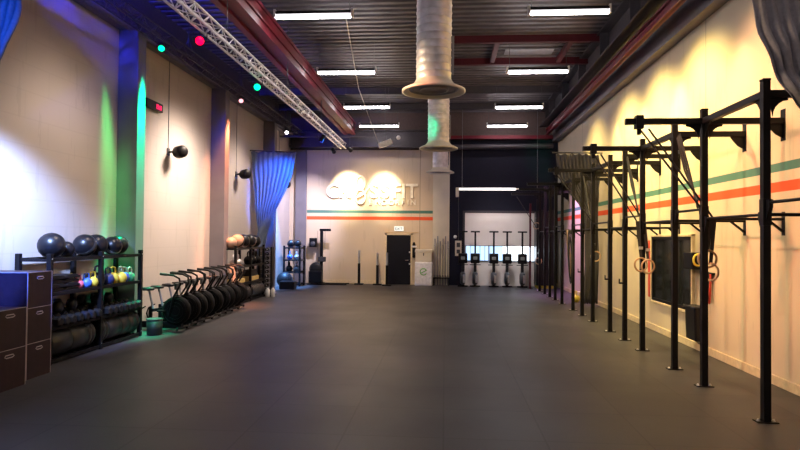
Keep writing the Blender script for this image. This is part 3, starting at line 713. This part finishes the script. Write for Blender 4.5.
for i, (y, s, mt, lb) in enumerate(KB):
    kettlebell(-6.01 - (.2 if i == 2 else .12 if i == 10 else 0) + (.02 if i % 2 else -.02), y, 1.082, s, mt, lb, hm='silver' if i in (7, 8, 9) else None)

# dumbbells
def dumb_proto(s=1.0, hexn=6):
    t = thing('dumbbell', '', 'dumbbell')
    MB().tube([(-.07 * s, 0, .07 * s), (.07 * s, 0, .07 * s)], .015 * s, 8).build('grip', M['silver'], t)
    for sx in (-1, 1):
        MB().lathe([(.05 * s, -.055 * s), (.07 * s, -.04 * s), (.07 * s, .04 * s), (.05 * s, .055 * s)], hexn, T(sx * .12 * s, 0, .065 * s) @ AX, smooth=False).build('head', M['rubber'], t)
    return t
db = dumb_proto(1.15); db.location = (-6.0, 8.6, .572); first = True
lab_d = []
yy = 8.78; i = 0
while yy < 11.24:
    for x, nm in ((-6.03, 'front'), (-6.3, 'back')):
        if abs(yy - 9.98) < .1: continue
        lb = 'black hex dumbbell, %s in the %s row of the near rack' % (ORD[i % 13] + (' of the right bay' if yy > 9.98 else ' of the left bay'), nm)
        z = .562 + (.02 if nm == 'back' else 0)
        if first: db.location = (x, yy, z); db['label'] = lb; db['group'] = 'dumbbells on the near rack'; first = False
        else: dup(db, (x, yy, z), .1 * random.uniform(-1, 1), lb, 'dumbbells on the near rack')
    yy += .172; i += 1
    if abs(yy - 9.98) < .1: i = 0
kb2 = [(9.4, 'navyiron', 'navy blue rubber dumbbell head resting on the front row, left bay')]
# a few larger round dumbbells on top of the hex rows
bdb = thing('dumbbell', 'large round black dumbbell lying on the back row, left bay', 'dumbbell', (-6.27, 9.15, .73), 0, 'large round dumbbells on the near rack')
MB().tube([(-.08, 0, .09), (.08, 0, .09)], .016, 8).build('grip', M['silver'], bdb)
for sx in (-1, 1): MB().lathe([(.04, -.06), (.095, -.05), (.095, .05), (.04, .06)], 16, T(sx * .12, 0, .09) @ AX).build('head', M['softblack'], bdb)
for y, lb in ((9.5, 'large round black dumbbell lying before the middle post on the back row'), (10.2, 'large round black dumbbell just beyond the middle post on the back row'), (10.6, 'large round black dumbbell in the right bay, green light behind it')):
    dup(bdb, (-6.27, y, .73), .15, lb, 'large round dumbbells on the near rack')

# bumper plates
def plate_mesh(r, th): 
    return [(.03, -th / 2), (.05, -th / 2), (.06, -th / 2 + .006), (r * .72, -th / 2 + .006), (r * .76, -th / 2), (r * .97, -th / 2), (r, -th / 2 + .008), (r, th / 2 - .008), (r * .97, th / 2), (r * .76, th / 2), (r * .72, th / 2 - .006), (.06, th / 2 - .006), (.05, th / 2), (.03, th / 2)]
def plates(x, ys, r, z0, lbf, g):
    root = {}
    for i, (y, th) in enumerate(ys):
        if th not in root:
            t = thing('bumper_plate', lbf(i), 'weight plate', (x, y, z0 + r), 0, g)
            MB().lathe(plate_mesh(r, th), 30, AY).build('rubber_disc', M['sheen'], t)
            MB().lathe([(.026, -th / 2 - .002), (.034, -th / 2 - .002), (.034, th / 2 + .002), (.026, th / 2 + .002)], 16, AY).build('steel_hub', M['silver'], t)
            root[th] = t
        else: dup(root[th], (x, y, z0 + r), None, lbf(i), g)
def prow(y0, y1, ths):
    out = []; y = y0; k = 0
    while True:
        th = ths[k % len(ths)]
        if y + th > y1: break
        out.append((y + th / 2, th)); y += th + .006; k += 1
    return out
plates(-6.13, prow(8.68, 9.92, (.5, .42, .09, .09)), .24, .065, lambda i: 'wide black roller weight, %s in the left bay bottom tray of the near rack' % ORD[i], 'black weights in the near rack bottom tray')
plates(-6.13, prow(10.03, 11.29, (.09, .09, .42, .26, .26, .09)), .24, .065, lambda i: 'black roller weight, %s in the right bay bottom tray of the near rack' % ORD[i], 'bumper plates in the near rack bottom tray')
plates(-5.98, prow(16.45, 17.64, (.12, .12, .12)), .225, .07, lambda i: 'black bumper plate, %s in the left bay bottom tray by the blue curtain' % ORD[i], 'bumper plates in the far rack bottom tray')
plates(-5.98, prow(17.76, 18.95, (.12, .12, .12)), .225, .07, lambda i: 'black bumper plate, %s in the right bay bottom tray by the blue curtain' % ORD[i], 'bumper plates in the far rack bottom tray')

t = thing('tub', 'round black tub standing on the floor at the end of the near rack', 'tub', (-5.72, 11.52, 0))
MB().lathe([(.13, 0), (.145, .02), (.15, .3), (.14, .3), (.13, .05), (.001, .04)], 22).build('bucket', M['rubber'], t)
MB().lathe([(.15, .29), (.162, .3), (.162, .32), (.14, .32)], 22).build('rim', M['grey'], t)

# far rack contents
g = 'balls on top of the far rack'
med_ball(-5.98, 16.95, 1.6, .2, 'tan and black ball at the left of the far rack top', 'peach', 'softblack', g)
med_ball(-6.0, 17.5, 1.6, .2, 'black ball with a white flash, second on the far rack top', 'softblack', 'white', g, .9)
med_ball(-5.98, 18.05, 1.6, .2, 'black ball with a tan patch, third on the far rack top', 'softblack', 'peach', g, .4)
med_ball(-6.0, 18.6, 1.6, .19, 'plain black ball at the right end of the far rack top', 'softblack', 'softblack', g)
med_ball(-6.0, 16.5, 1.6, .16, 'small tan ball at the near end of the far rack top', 'peach', 'peach', g)
for i, (y, s) in enumerate(((16.7, 1.15), (17.0, 1.15))):
    kettlebell(-5.98, y, 1.082, s, 'silver', 'silver kettlebell on the far rack, %s one' % ('left', 'right')[i], 'silver kettlebells on the far rack')
for i, y in enumerate((17.95, 18.3, 18.68)):
    kettlebell(-5.98, y, 1.082, 1.35, 'black', 'big black kettlebell on the far rack, %s from the left' % ORD[i], 'black kettlebells on the far rack')
t = thing('tray', 'dark sloping tray standing before the near end of the far rack', 'tray', (-5.7, 16.15, .6))
MB().box(-.02, .02, -.2, .2, 0, .55, RY(-.35)).build('panel', M['peach'], t)
MB().box(-.05, .05, -.05, .05, -.6, .02).build('foot', M['black'], t)
for i, (y, mt) in enumerate(((16.9, 'crate'), (18.2, 'crate'))):
    t = thing('cardboard_box', 'yellowish open box low on the far rack, %s one' % ('left', 'right')[i], 'box', (-6.0, y, .562), 0)
    MB().box(-.15, .15, -.4, .4, 0, .16).build('carton', M['crate'], t, bevel=.01)
    MB().box(-.12, .12, -.34, .3, .1, .36).build('contents', M['rubber'], t, bevel=.02)

# dumbbell tower
t = thing('dumbbell_tower', 'tall narrow black dumbbell tower right of the far rack', 'rack', (-5.85, 19.35, 0))
for sx in (-.2, .2): MB().box(sx - .025, sx + .025, -.12, .12, 0, 1.6).build('side_frame', M['black'], t, bevel=.005)
MB().box(-.28, .28, -.25, .25, 0, .05).build('base', M['black'], t, bevel=.01)
b = MB()
for k in range(10): b.box(-.2, .2, -.1, .1, .12 + k * .148, .13 + k * .148)
b.build('cradles', M['lightgrey'], t)
first = None
for k in range(10):
    lb = 'hex dumbbell in the tower, %s level from the floor' % ORD[k]
    loc = (-5.85, 19.35, .135 + k * .148)
    if first is None:
        first = thing('dumbbell', lb, 'dumbbell', loc, 0, 'dumbbells in the tower')
        MB().tube([(0, -.1, .05), (0, .1, .05)], .015, 8).build('grip', M['silver'], first)
        for s in (-1, 1): MB().lathe([(.04, -.05), (.058, -.04), (.058, .04), (.04, .05)], 6, T(0, s * .16, .05) @ AY, smooth=False).build('head', M['rubber'], first)
    else: dup(first, loc, None, lb, 'dumbbells in the tower')
for i, (y, x) in enumerate(((18.93, -5.66), (18.98, -5.5))):
    t = thing('shaker_bottle', 'white bottle on the floor before the dumbbell tower, %s one' % ('left', 'right')[i], 'bottle', (x, y, 0))
    MB().lathe([(.06, 0), (.07, .02), (.07, .22), (.04, .27), (.03, .3)], 14).build('bottle_body', M['white'], t)
    MB().lathe([(.035, .3), (.035, .34), (.001, .34)], 12).build('cap', M['grey'], t)

# far corner rack contents
g = 'balls on the corner rack'
med_ball(-6.05, 23.3, 1.5, .15, 'black ball on top of the corner rack, left one', g=g)
med_ball(-5.77, 23.3, 1.5, .15, 'black ball on top of the corner rack, right one', g=g, band='midgrey')
kettlebell(-6.08, 23.25, 1.022, 1.1, 'blue', 'blue kettlebell on the corner rack', 'kettlebells on the corner rack')
kettlebell(-5.8, 23.25, 1.022, 1.1, 'silver', 'pale kettlebell on the corner rack', 'kettlebells on the corner rack')
kettlebell(-6.1, 23.25, .552, 1.3, 'black', 'black kettlebell low on the corner rack, left one', 'kettlebells on the corner rack')
kettlebell(-5.8, 23.25, .552, 1.3, 'midgrey', 'grey kettlebell low on the corner rack, right one', 'kettlebells on the corner rack')
med_ball(-6.02, 22.3, 0, .3, 'large dark ball on the floor before the corner rack', 'rubber', 'grey', 'balls on the floor by the corner rack')
MB().box(-.28, .28, -.2, .2, 0, .3).build('step_box', M['softblack'], None, .03, label='low black box on the floor before the corner rack', category='box').location = (-5.75, 21.75, 0)

# ------------------------------------------------------------------ air bikes (front towards +x)
bk = thing('air_bike', '', 'exercise bike')
MB().box(-.52, .42, -.05, .05, .07, .2).box(.28, .34, -.035, .035, .1, .75).box(-.3, -.24, -.03, .03, .12, .5).beam((-.26, 0, .42), (.3, 0, .5), .05, .06).build('frame', M['black'], bk, bevel=.006)
for x in (-.5, .42):
    MB().tube([(x, -.22, .05), (x, -.2, .09), (x, .2, .09), (x, .22, .05)], .028, 8).build('floor_bar', M['black'], bk)
MB().lathe([(.001, -.075), (.24, -.075), (.29, -.05), (.29, .05), (.24, .075), (.001, .075)], 28, T(.3, 0, .43) @ AY).build('fan_cage', M['cage'], bk)
b = MB()
for s in (-1, 1):
    for r in (.1, .17, .24): b.tube([(.3 + r * math.cos(a), s * .08, .43 + r * math.sin(a)) for a in [2 * PI * k / 20 for k in range(20)]], .005, 5, closed=True)
b.build('cage_wires', M['black'], bk)
b = MB()
for i in range(6):
    a0 = 1.3 + .4 * i / 6; a1 = 1.3 + .4 * (i + 1) / 6
    b.add([(.3 + .297 * math.cos(a), y, .43 + .297 * math.sin(a)) for a in (a0, a1) for y in (-.06, .06)], [(0, 1, 3, 2)])
b.build('fan_shroud', M['grey'], bk)
MB().tube([(-.2, 0, .4), (-.31, 0, .84)], .022, 8).build('seat_post', M['lightgrey'], bk)
MB().lathe([(.001, 0), (.11, .0), (.13, .03), (.11, .06), (.001, .07)], 16, T(-.34, 0, .83) @ Matrix.Diagonal((1.15, .85, 1, 1))).build('seat', M['softblack'], bk)
for s in (-1, 1):
    MB().tube([(.18, s * .1, .32), (.3, s * .14, .72), (.46, s * .17, .98), (.44, s * .19, 1.1), (.32, s * .195, 1.16), (.1, s * .2, 1.18)], .021, 8).build('handlebar', M['black'], bk)
    MB().tube([(.18, s * .198, 1.173), (.04, s * .202, 1.185)], .027, 8).build('hand_grip', M['softblack'], bk)
    MB().box(-.02, .12, s * .16 - .05, s * .16 + .05, .2 if s > 0 else .42, .23 if s > 0 else .45).build('pedal', M['black'], bk)
MB().lathe([(.001, -.02), (.1, -.02), (.1, .02), (.001, .02)], 18, T(.05, .06, .33) @ AY).build('crank', M['grey'], bk)
MB().box(.28, .33, -.09, .09, .86, .99, T(0, 0, 0)).box(.29, .32, -.02, .02, .7, .88).build('console', M['grey'], bk, bevel=.01)
MB().tube([(-.5, 0, .12), (-.56, 0, .3), (-.52, 0, .42), (-.38, 0, .5)], .014, 6).build('carry_handle', M['black'], bk)
for i in range(9):
    loc = (-5.76 - .012 * i, 11.95 + .475 * i, 0); rz = .12 * math.sin(i * 1.7) - .05
    lb = 'black air bike with an upright fan, %s of the row counted from the near rack' % ORD[i]
    if i == 0: bk.location = loc; bk.rotation_euler = (0, 0, rz); bk['label'] = lb; bk['group'] = 'air bikes along the left wall'
    else: dup(bk, loc, rz, lb, 'air bikes along the left wall')

# ------------------------------------------------------------------ pull-up rig
PY = [5.0, 6.88, 8.45, 9.5, 11.0, 12.05, 13.1, 14.6, 15.7, 16.8, 18.35, 19.45, 20.43, 21.45, 22.6]
PX = 3.515
rig = thing('pull_up_rig', 'long black steel pull-up rig standing along the right wall', 'rig', (PX, 5.0, 0))
def gusset(b, cx, cz, sx, y, s=.2, down=True, th=.012):
    # quarter-curved plate under a beam, against a post
    pts = [(cx, cz), (cx + sx * s, cz)] + [(cx + sx * (s - s * .82 * math.sin(a)) , cz - s * .0 - s * (1 - math.cos(a)) * .9 - .03) for a in [PI / 2 * k / 5 for k in range(6)]]
    b.prism([(p[0], p[1]) for p in pts], 'y', y - th / 2, y + th / 2)
for i, py in enumerate(PY):
    y = py - 5.0
    top = 3.74
    MB().box(-.04, .04, y - .04, y + .04, .01, top).build('upright', M['black'], rig, bevel=.004)
    MB().box(-.045, .045, y - .045, y + .045, top, top + .03).build('post_cap', M['black'], rig, bevel=.01)
    bp = MB().box(-.11, .11, y - .06, y + .06, 0, .012).build('base_plate', M['black'], rig)
    for sx in (-.08, .08): MB().lathe([(.022, .011), (.022, .016), (.014, .018), (.014, .032), (.001, .032)], 8, T(sx, y, 0)).build('anchor_bolt', M['silver'], bp)
    x0 = -1.05 if py in (8.45, 11.0, 14.6, 18.35, 20.43, 22.6) else -.0
    MB().box(x0, 1.04, y - .04 if x0 < 0 else y - .038, y + .04, 3.56, 3.64).build('top_arm', M['black'], rig, bevel=.004)
    b = MB(); gusset(b, .04, 3.56, 1, y); b.build('gusset_plate', M['black'], rig)
    if x0 < 0: b = MB(); gusset(b, -.04, 3.56, -1, y); b.build('gusset_plate', M['black'], rig)
    b = MB(); b.prism([(1.03, 3.56), (.82, 3.56), (.86, 3.5), (.93, 3.42), (1.0, 3.38), (1.03, 3.36)], 'y', y - .008, y + .008)
    b.build('gusset_plate', M['black'], rig)
    MB().box(1.03, 1.046, y - .06, y + .06, 3.33, 3.76).build('wall_plate', M['black'], rig, bevel=.003)
    zl = 2.27 if i < 5 else 2.2
    MB().tube([(.04, y, zl), (1.04, y, zl)], .02, 8).build('lower_arm', M['black'], rig)
    MB().beam((.82, y, zl), (1.03, y, zl - .17), .03, .03).box(1.03, 1.046, y - .04, y + .04, zl - .22, zl + .1).build('wall_bracket', M['black'], rig)
    MB().box(-.046, .046, y - .046, y + .046, zl - .12, zl + .17).build('collar', M['black'], rig, bevel=.004)
    if i < len(PY) - 1:
        y2 = PY[i + 1] - 5.0; L = y2 - y
        if L > 1.4 and i > 0:
            MB().box(-.038, .038, y + .04, y2 - .04, 3.56, 3.64).build('long_beam', M['black'], rig, bevel=.004)
            for yy, s in ((y + .04, 1), (y2 - .04, -1)):
                b = MB(); b.prism([(yy, 3.56), (yy + s * .2, 3.56), (yy + s * .12, 3.52), (yy + s * .05, 3.43), (yy, 3.34)], 'x', -.008, .008)
                b.build('gusset_plate', M['black'], rig)
        zz = zl + (.0 if i % 2 else .13)
        MB().tube([(0, y, zz), (0, y2, zz)], .018, 8).build('pull_up_bar', M['black'], rig)
        for yy, s in ((y + .05, 1), (y2 - .05, -1)):
            b = MB(); b.prism([(yy, zz + .03), (yy + s * .07, zz + .03), (yy + s * .07, zz - .05), (yy, zz - .2)], 'x', -.02, .02)
            b.build('bar_bracket', M['black'], rig)
    if i in (5, 6, 8):
        MB().box(-.1, -.04, y - .03, y + .03, 1.1, 1.13).box(-.11, -.1, y - .03, y + .03, 1.1, 1.2).build('bar_hook', M['black'], rig)

def rings(pts, z, topz, topx, topy, anchor, lb, g, r=.118, tilt=0):
    """one wooden ring on its webbing"""
    t = thing('gym_ring', lb, 'gymnastic ring', pts + (z,), 0, g)
    MB().tube([(r * math.cos(a) * math.cos(tilt), r * math.cos(a) * math.sin(tilt), r * math.sin(a)) for a in [2 * PI * k / 28 for k in range(28)]], .016, 8, closed=True).build('ring', M['wood'], t)
    P0 = Vector(pts + (z,)); A = Vector((topx, topy, topz)) - P0
    b = MB(); b.beam((0, 0, r - .01), A, .006, .04, (1, 0, 0)); b.beam((.012, .012, r - .01), A + Vector((.02, 0, 0)), .006, .04, (1, 0, 0))
    if anchor: b.tube([A, Vector(anchor) - P0], .014, 6)
    b.build('strap', M['web'], t)
    MB().box(-.03, .03, -.02, .02, r + .15, r + .2).build('buckle', M['silver'], t)
for (px, py, z, ty, tz, an, lb, g, ti) in (
    ((3.61), 8.57, 1.72, 8.47, 2.27, (2.66, 8.45, 3.5), 'wooden gym ring, left and upper of the nearest pair', 'wooden rings of the nearest pair', -.1),
    ((3.67), 8.62, 1.54, 8.47, 2.27, (2.78, 8.45, 3.5), 'wooden gym ring, right and lower of the nearest pair', 'wooden rings of the nearest pair', -1.0),
    ((3.44), 10.85, 1.53, 11.02, 2.3, (2.66, 11.0, 3.5), 'wooden gym ring, left of the pair in front of the mirror edge', 'wooden rings of the second pair', .2),
    ((3.56), 10.85, 1.5, 11.02, 2.3, (2.78, 11.0, 3.5), 'wooden gym ring, right of the pair in front of the mirror edge', 'wooden rings of the second pair', .2),
    ((3.62), 14.75, 1.55, 14.6, 2.25, (2.66, 14.6, 3.5), 'wooden gym ring hanging by the grey far curtain', 'wooden rings of the third pair', .2),
    ((3.5), 22.8, 1.1, 22.6, 2.2, (2.66, 22.6, 3.5), 'pale ring hanging low at the right of the roller door', 'pale rings at the far end', .1),
    ((3.42), 22.8, 2.42, 22.6, 3.4, None, 'pale ring hanging high at the right of the roller door', 'pale rings at the far end', .1)):
    rings((px, py), z, tz, px - .02, ty, an, lb, g, tilt=ti)
for y, lb in ((8.45, 'nearest'), (11.0, 'second'), (14.6, 'third')):
    MB().box(2.6, 2.7, y - .06, y + .06, 3.5, 3.68).box(2.625, 2.675, y - .02, y + .02, 3.42, 3.5).build('ring_trolley', M['black'], None, label='black strap trolley clamped on the %s overhanging rig arm' % lb, category='trolley')
for (y0, y1, x1, n) in ((8.45, 9.5, 3.52, 'nearest'), (11.0, 12.05, 3.52, 'second'), (14.6, 15.7, 3.52, 'third')):
    t = thing('resistance_band', 'black bands slung down slantwise from the rig beam at the %s ring arm' % n, 'resistance band', (3.5, y0, 0))
    for k in range(3):
        MB().tube([(-.04, .07, 2.42 + .05 * k), (.0 + .02 * k, (y1 - y0) * (.45 + .12 * k), 3.0), (.05 * k - .06, (y1 - y0) * (.62 + .17 * k), 3.54)], .015, 6).build('band', M['web'], t)
# bundles of bands and ropes hung on the far posts
for (x, y, z0, z1, lb) in ((3.42, 16.68, .75, 2.2, 'bundle of black bands hanging on a far rig post'),):
    t = thing('band_bundle', lb, 'resistance bands', (x, y, 0))
    for k in range(4):
        a = k * .5; pts = [(.05 * math.sin(a + 6.28 * q / 16) - .02 * k, .03 * k - .05 + .02 * math.cos(q), z0 + .1 * k + (z1 - z0 - .1 * k) * (.5 - .5 * math.cos(2 * PI * q / 16))) for q in range(16)]
        MB().tube(pts, .018, 6, closed=True).build('band', M['web' if k != 2 else 'peach'], t)
# black upright mats with yellow feet at the far end
for i, x in enumerate((3.62, 3.8, 3.98, 4.16)):
    t = thing('upright_mat', 'tall black mat standing on end right of the roller door, %s from the left' % ORD[i], 'mat', (x, 23.9, 0), 0, 'tall black mats at the far right')
    MB().box(-.08, .08, -.3, .3, .12, 3.0 + .05 * (i % 2)).build('mat_body', M['softblack'], t, bevel=.02)
    MB().lathe([(.05, 0), (.06, .04), (.06, .1), (.04, .12)], 12, T(0, -.2, 0)).build('yellow_foot', M['yellow'], t)
    MB().lathe([(.05, 0), (.06, .04), (.06, .1), (.04, .12)], 12, T(0, .2, 0)).build('yellow_foot', M['yellow'], t)
t = thing('red_post', 'thin dark red post beside the right edge of the roller door', 'post', (3.3, 23.6, 0))
MB().box(-.035, .035, -.035, .035, .01, 3.3).build('pole', M['purlin'], t, bevel=.004)
MB().box(-.1, .1, -.1, .1, 0, .012).build('base_plate', M['black'], t)
kettlebell(4.05, 18.95, 0, 1.2, 'yellow', 'yellow kettlebell on the floor beyond the grey curtain', 'items on the floor beyond the grey curtain')
MB().box(-.12, .12, -.15, .15, 0, .3).build('crate', M['cream'], None, .02, label='pale small crate against the right wall beyond the grey curtain', category='crate').location = (4.3, 19.25, 0)

# ------------------------------------------------------------------ right wall: mirror and its neighbours
t = thing('wall_mirror', 'dark framed mirror on the right wall behind the rig', 'mirror', (XR, 12.42, 0))
MB().box(-.02, 0, -.98, .98, .72, 1.97).build('glass', M['mirror'], t)
MB().box(-.05, 0, -1.06, -.98, .68, 2.02).box(-.05, 0, .98, 1.06, .68, 2.02).box(-.05, 0, -1.06, 1.06, .66, .72).box(-.05, 0, -1.06, 1.06, 1.97, 2.03).build('inner_frame', M['black'], t, bevel=.004)
MB().box(-.06, 0, -1.11, -1.06, .61, 2.08).box(-.06, 0, 1.06, 1.11, .61, 2.08).box(-.06, 0, -1.11, 1.11, .61, .66).box(-.06, 0, -1.11, 1.11, 2.03, 2.08).build('outer_frame', M['skirting'], t, bevel=.006)
t = thing('black_wall_box', 'black box with a yellow ring fixed right of the mirror', 'box', (4.36, 11.12, 1.45))
MB().box(-.02, .16, -.2, .2, 0, .3).build('case', M['black'], t, bevel=.02)
MB().tube([(-.1 + .0 * k, -.28, .17) if False else (.07 + .075 * math.cos(2 * PI * k / 20), -.22, .17 + .1 * math.sin(2 * PI * k / 20)) for k in range(20)], .02, 8, closed=True).build('yellow_ring', M['yellow'], t)
t = thing('wall_bin', 'black open bin fixed low on the right wall below the black box', 'bin', (4.4, 11.0, .2))
MB().prism([(-.05, 0), (.11, 0), (.13, .6), (-.07, .6)], 'y', -.2, .24).build('bin_body', M['softblack'], t, bevel=.03)
MB().tube([(-.08, -.21, .6), (-.08, .25, .6), (.12, .25, .6), (.12, -.21, .6)], .015, 6, closed=True).build('rim', M['grey'], t)
t = thing('hanging_straps', 'red and dark straps hanging on the wall above the black bin', 'straps', (4.5, 10.62, .9))
for k, c in enumerate(('redband', 'web', 'midgrey')):
    MB().tube([(0, .07 * k - .07, .5), (-.03, .07 * k - .1, .2), (-.02, .07 * k - .06, .0), (.01, .07 * k - .03, .2), (.01, .07 * k - .04, .5)], .016, 6).build('strap', M[c], t)
MB().box(0, .05, -.12, .12, .48, .52).build('hook_rail', M['black'], t)
MB().box(XR - .04, XR, 13.6, 13.75, .7, 1.95).build('red_strip', M['redband'], None, .01, label='narrow red strip on the wall left of the mirror', category='strip')
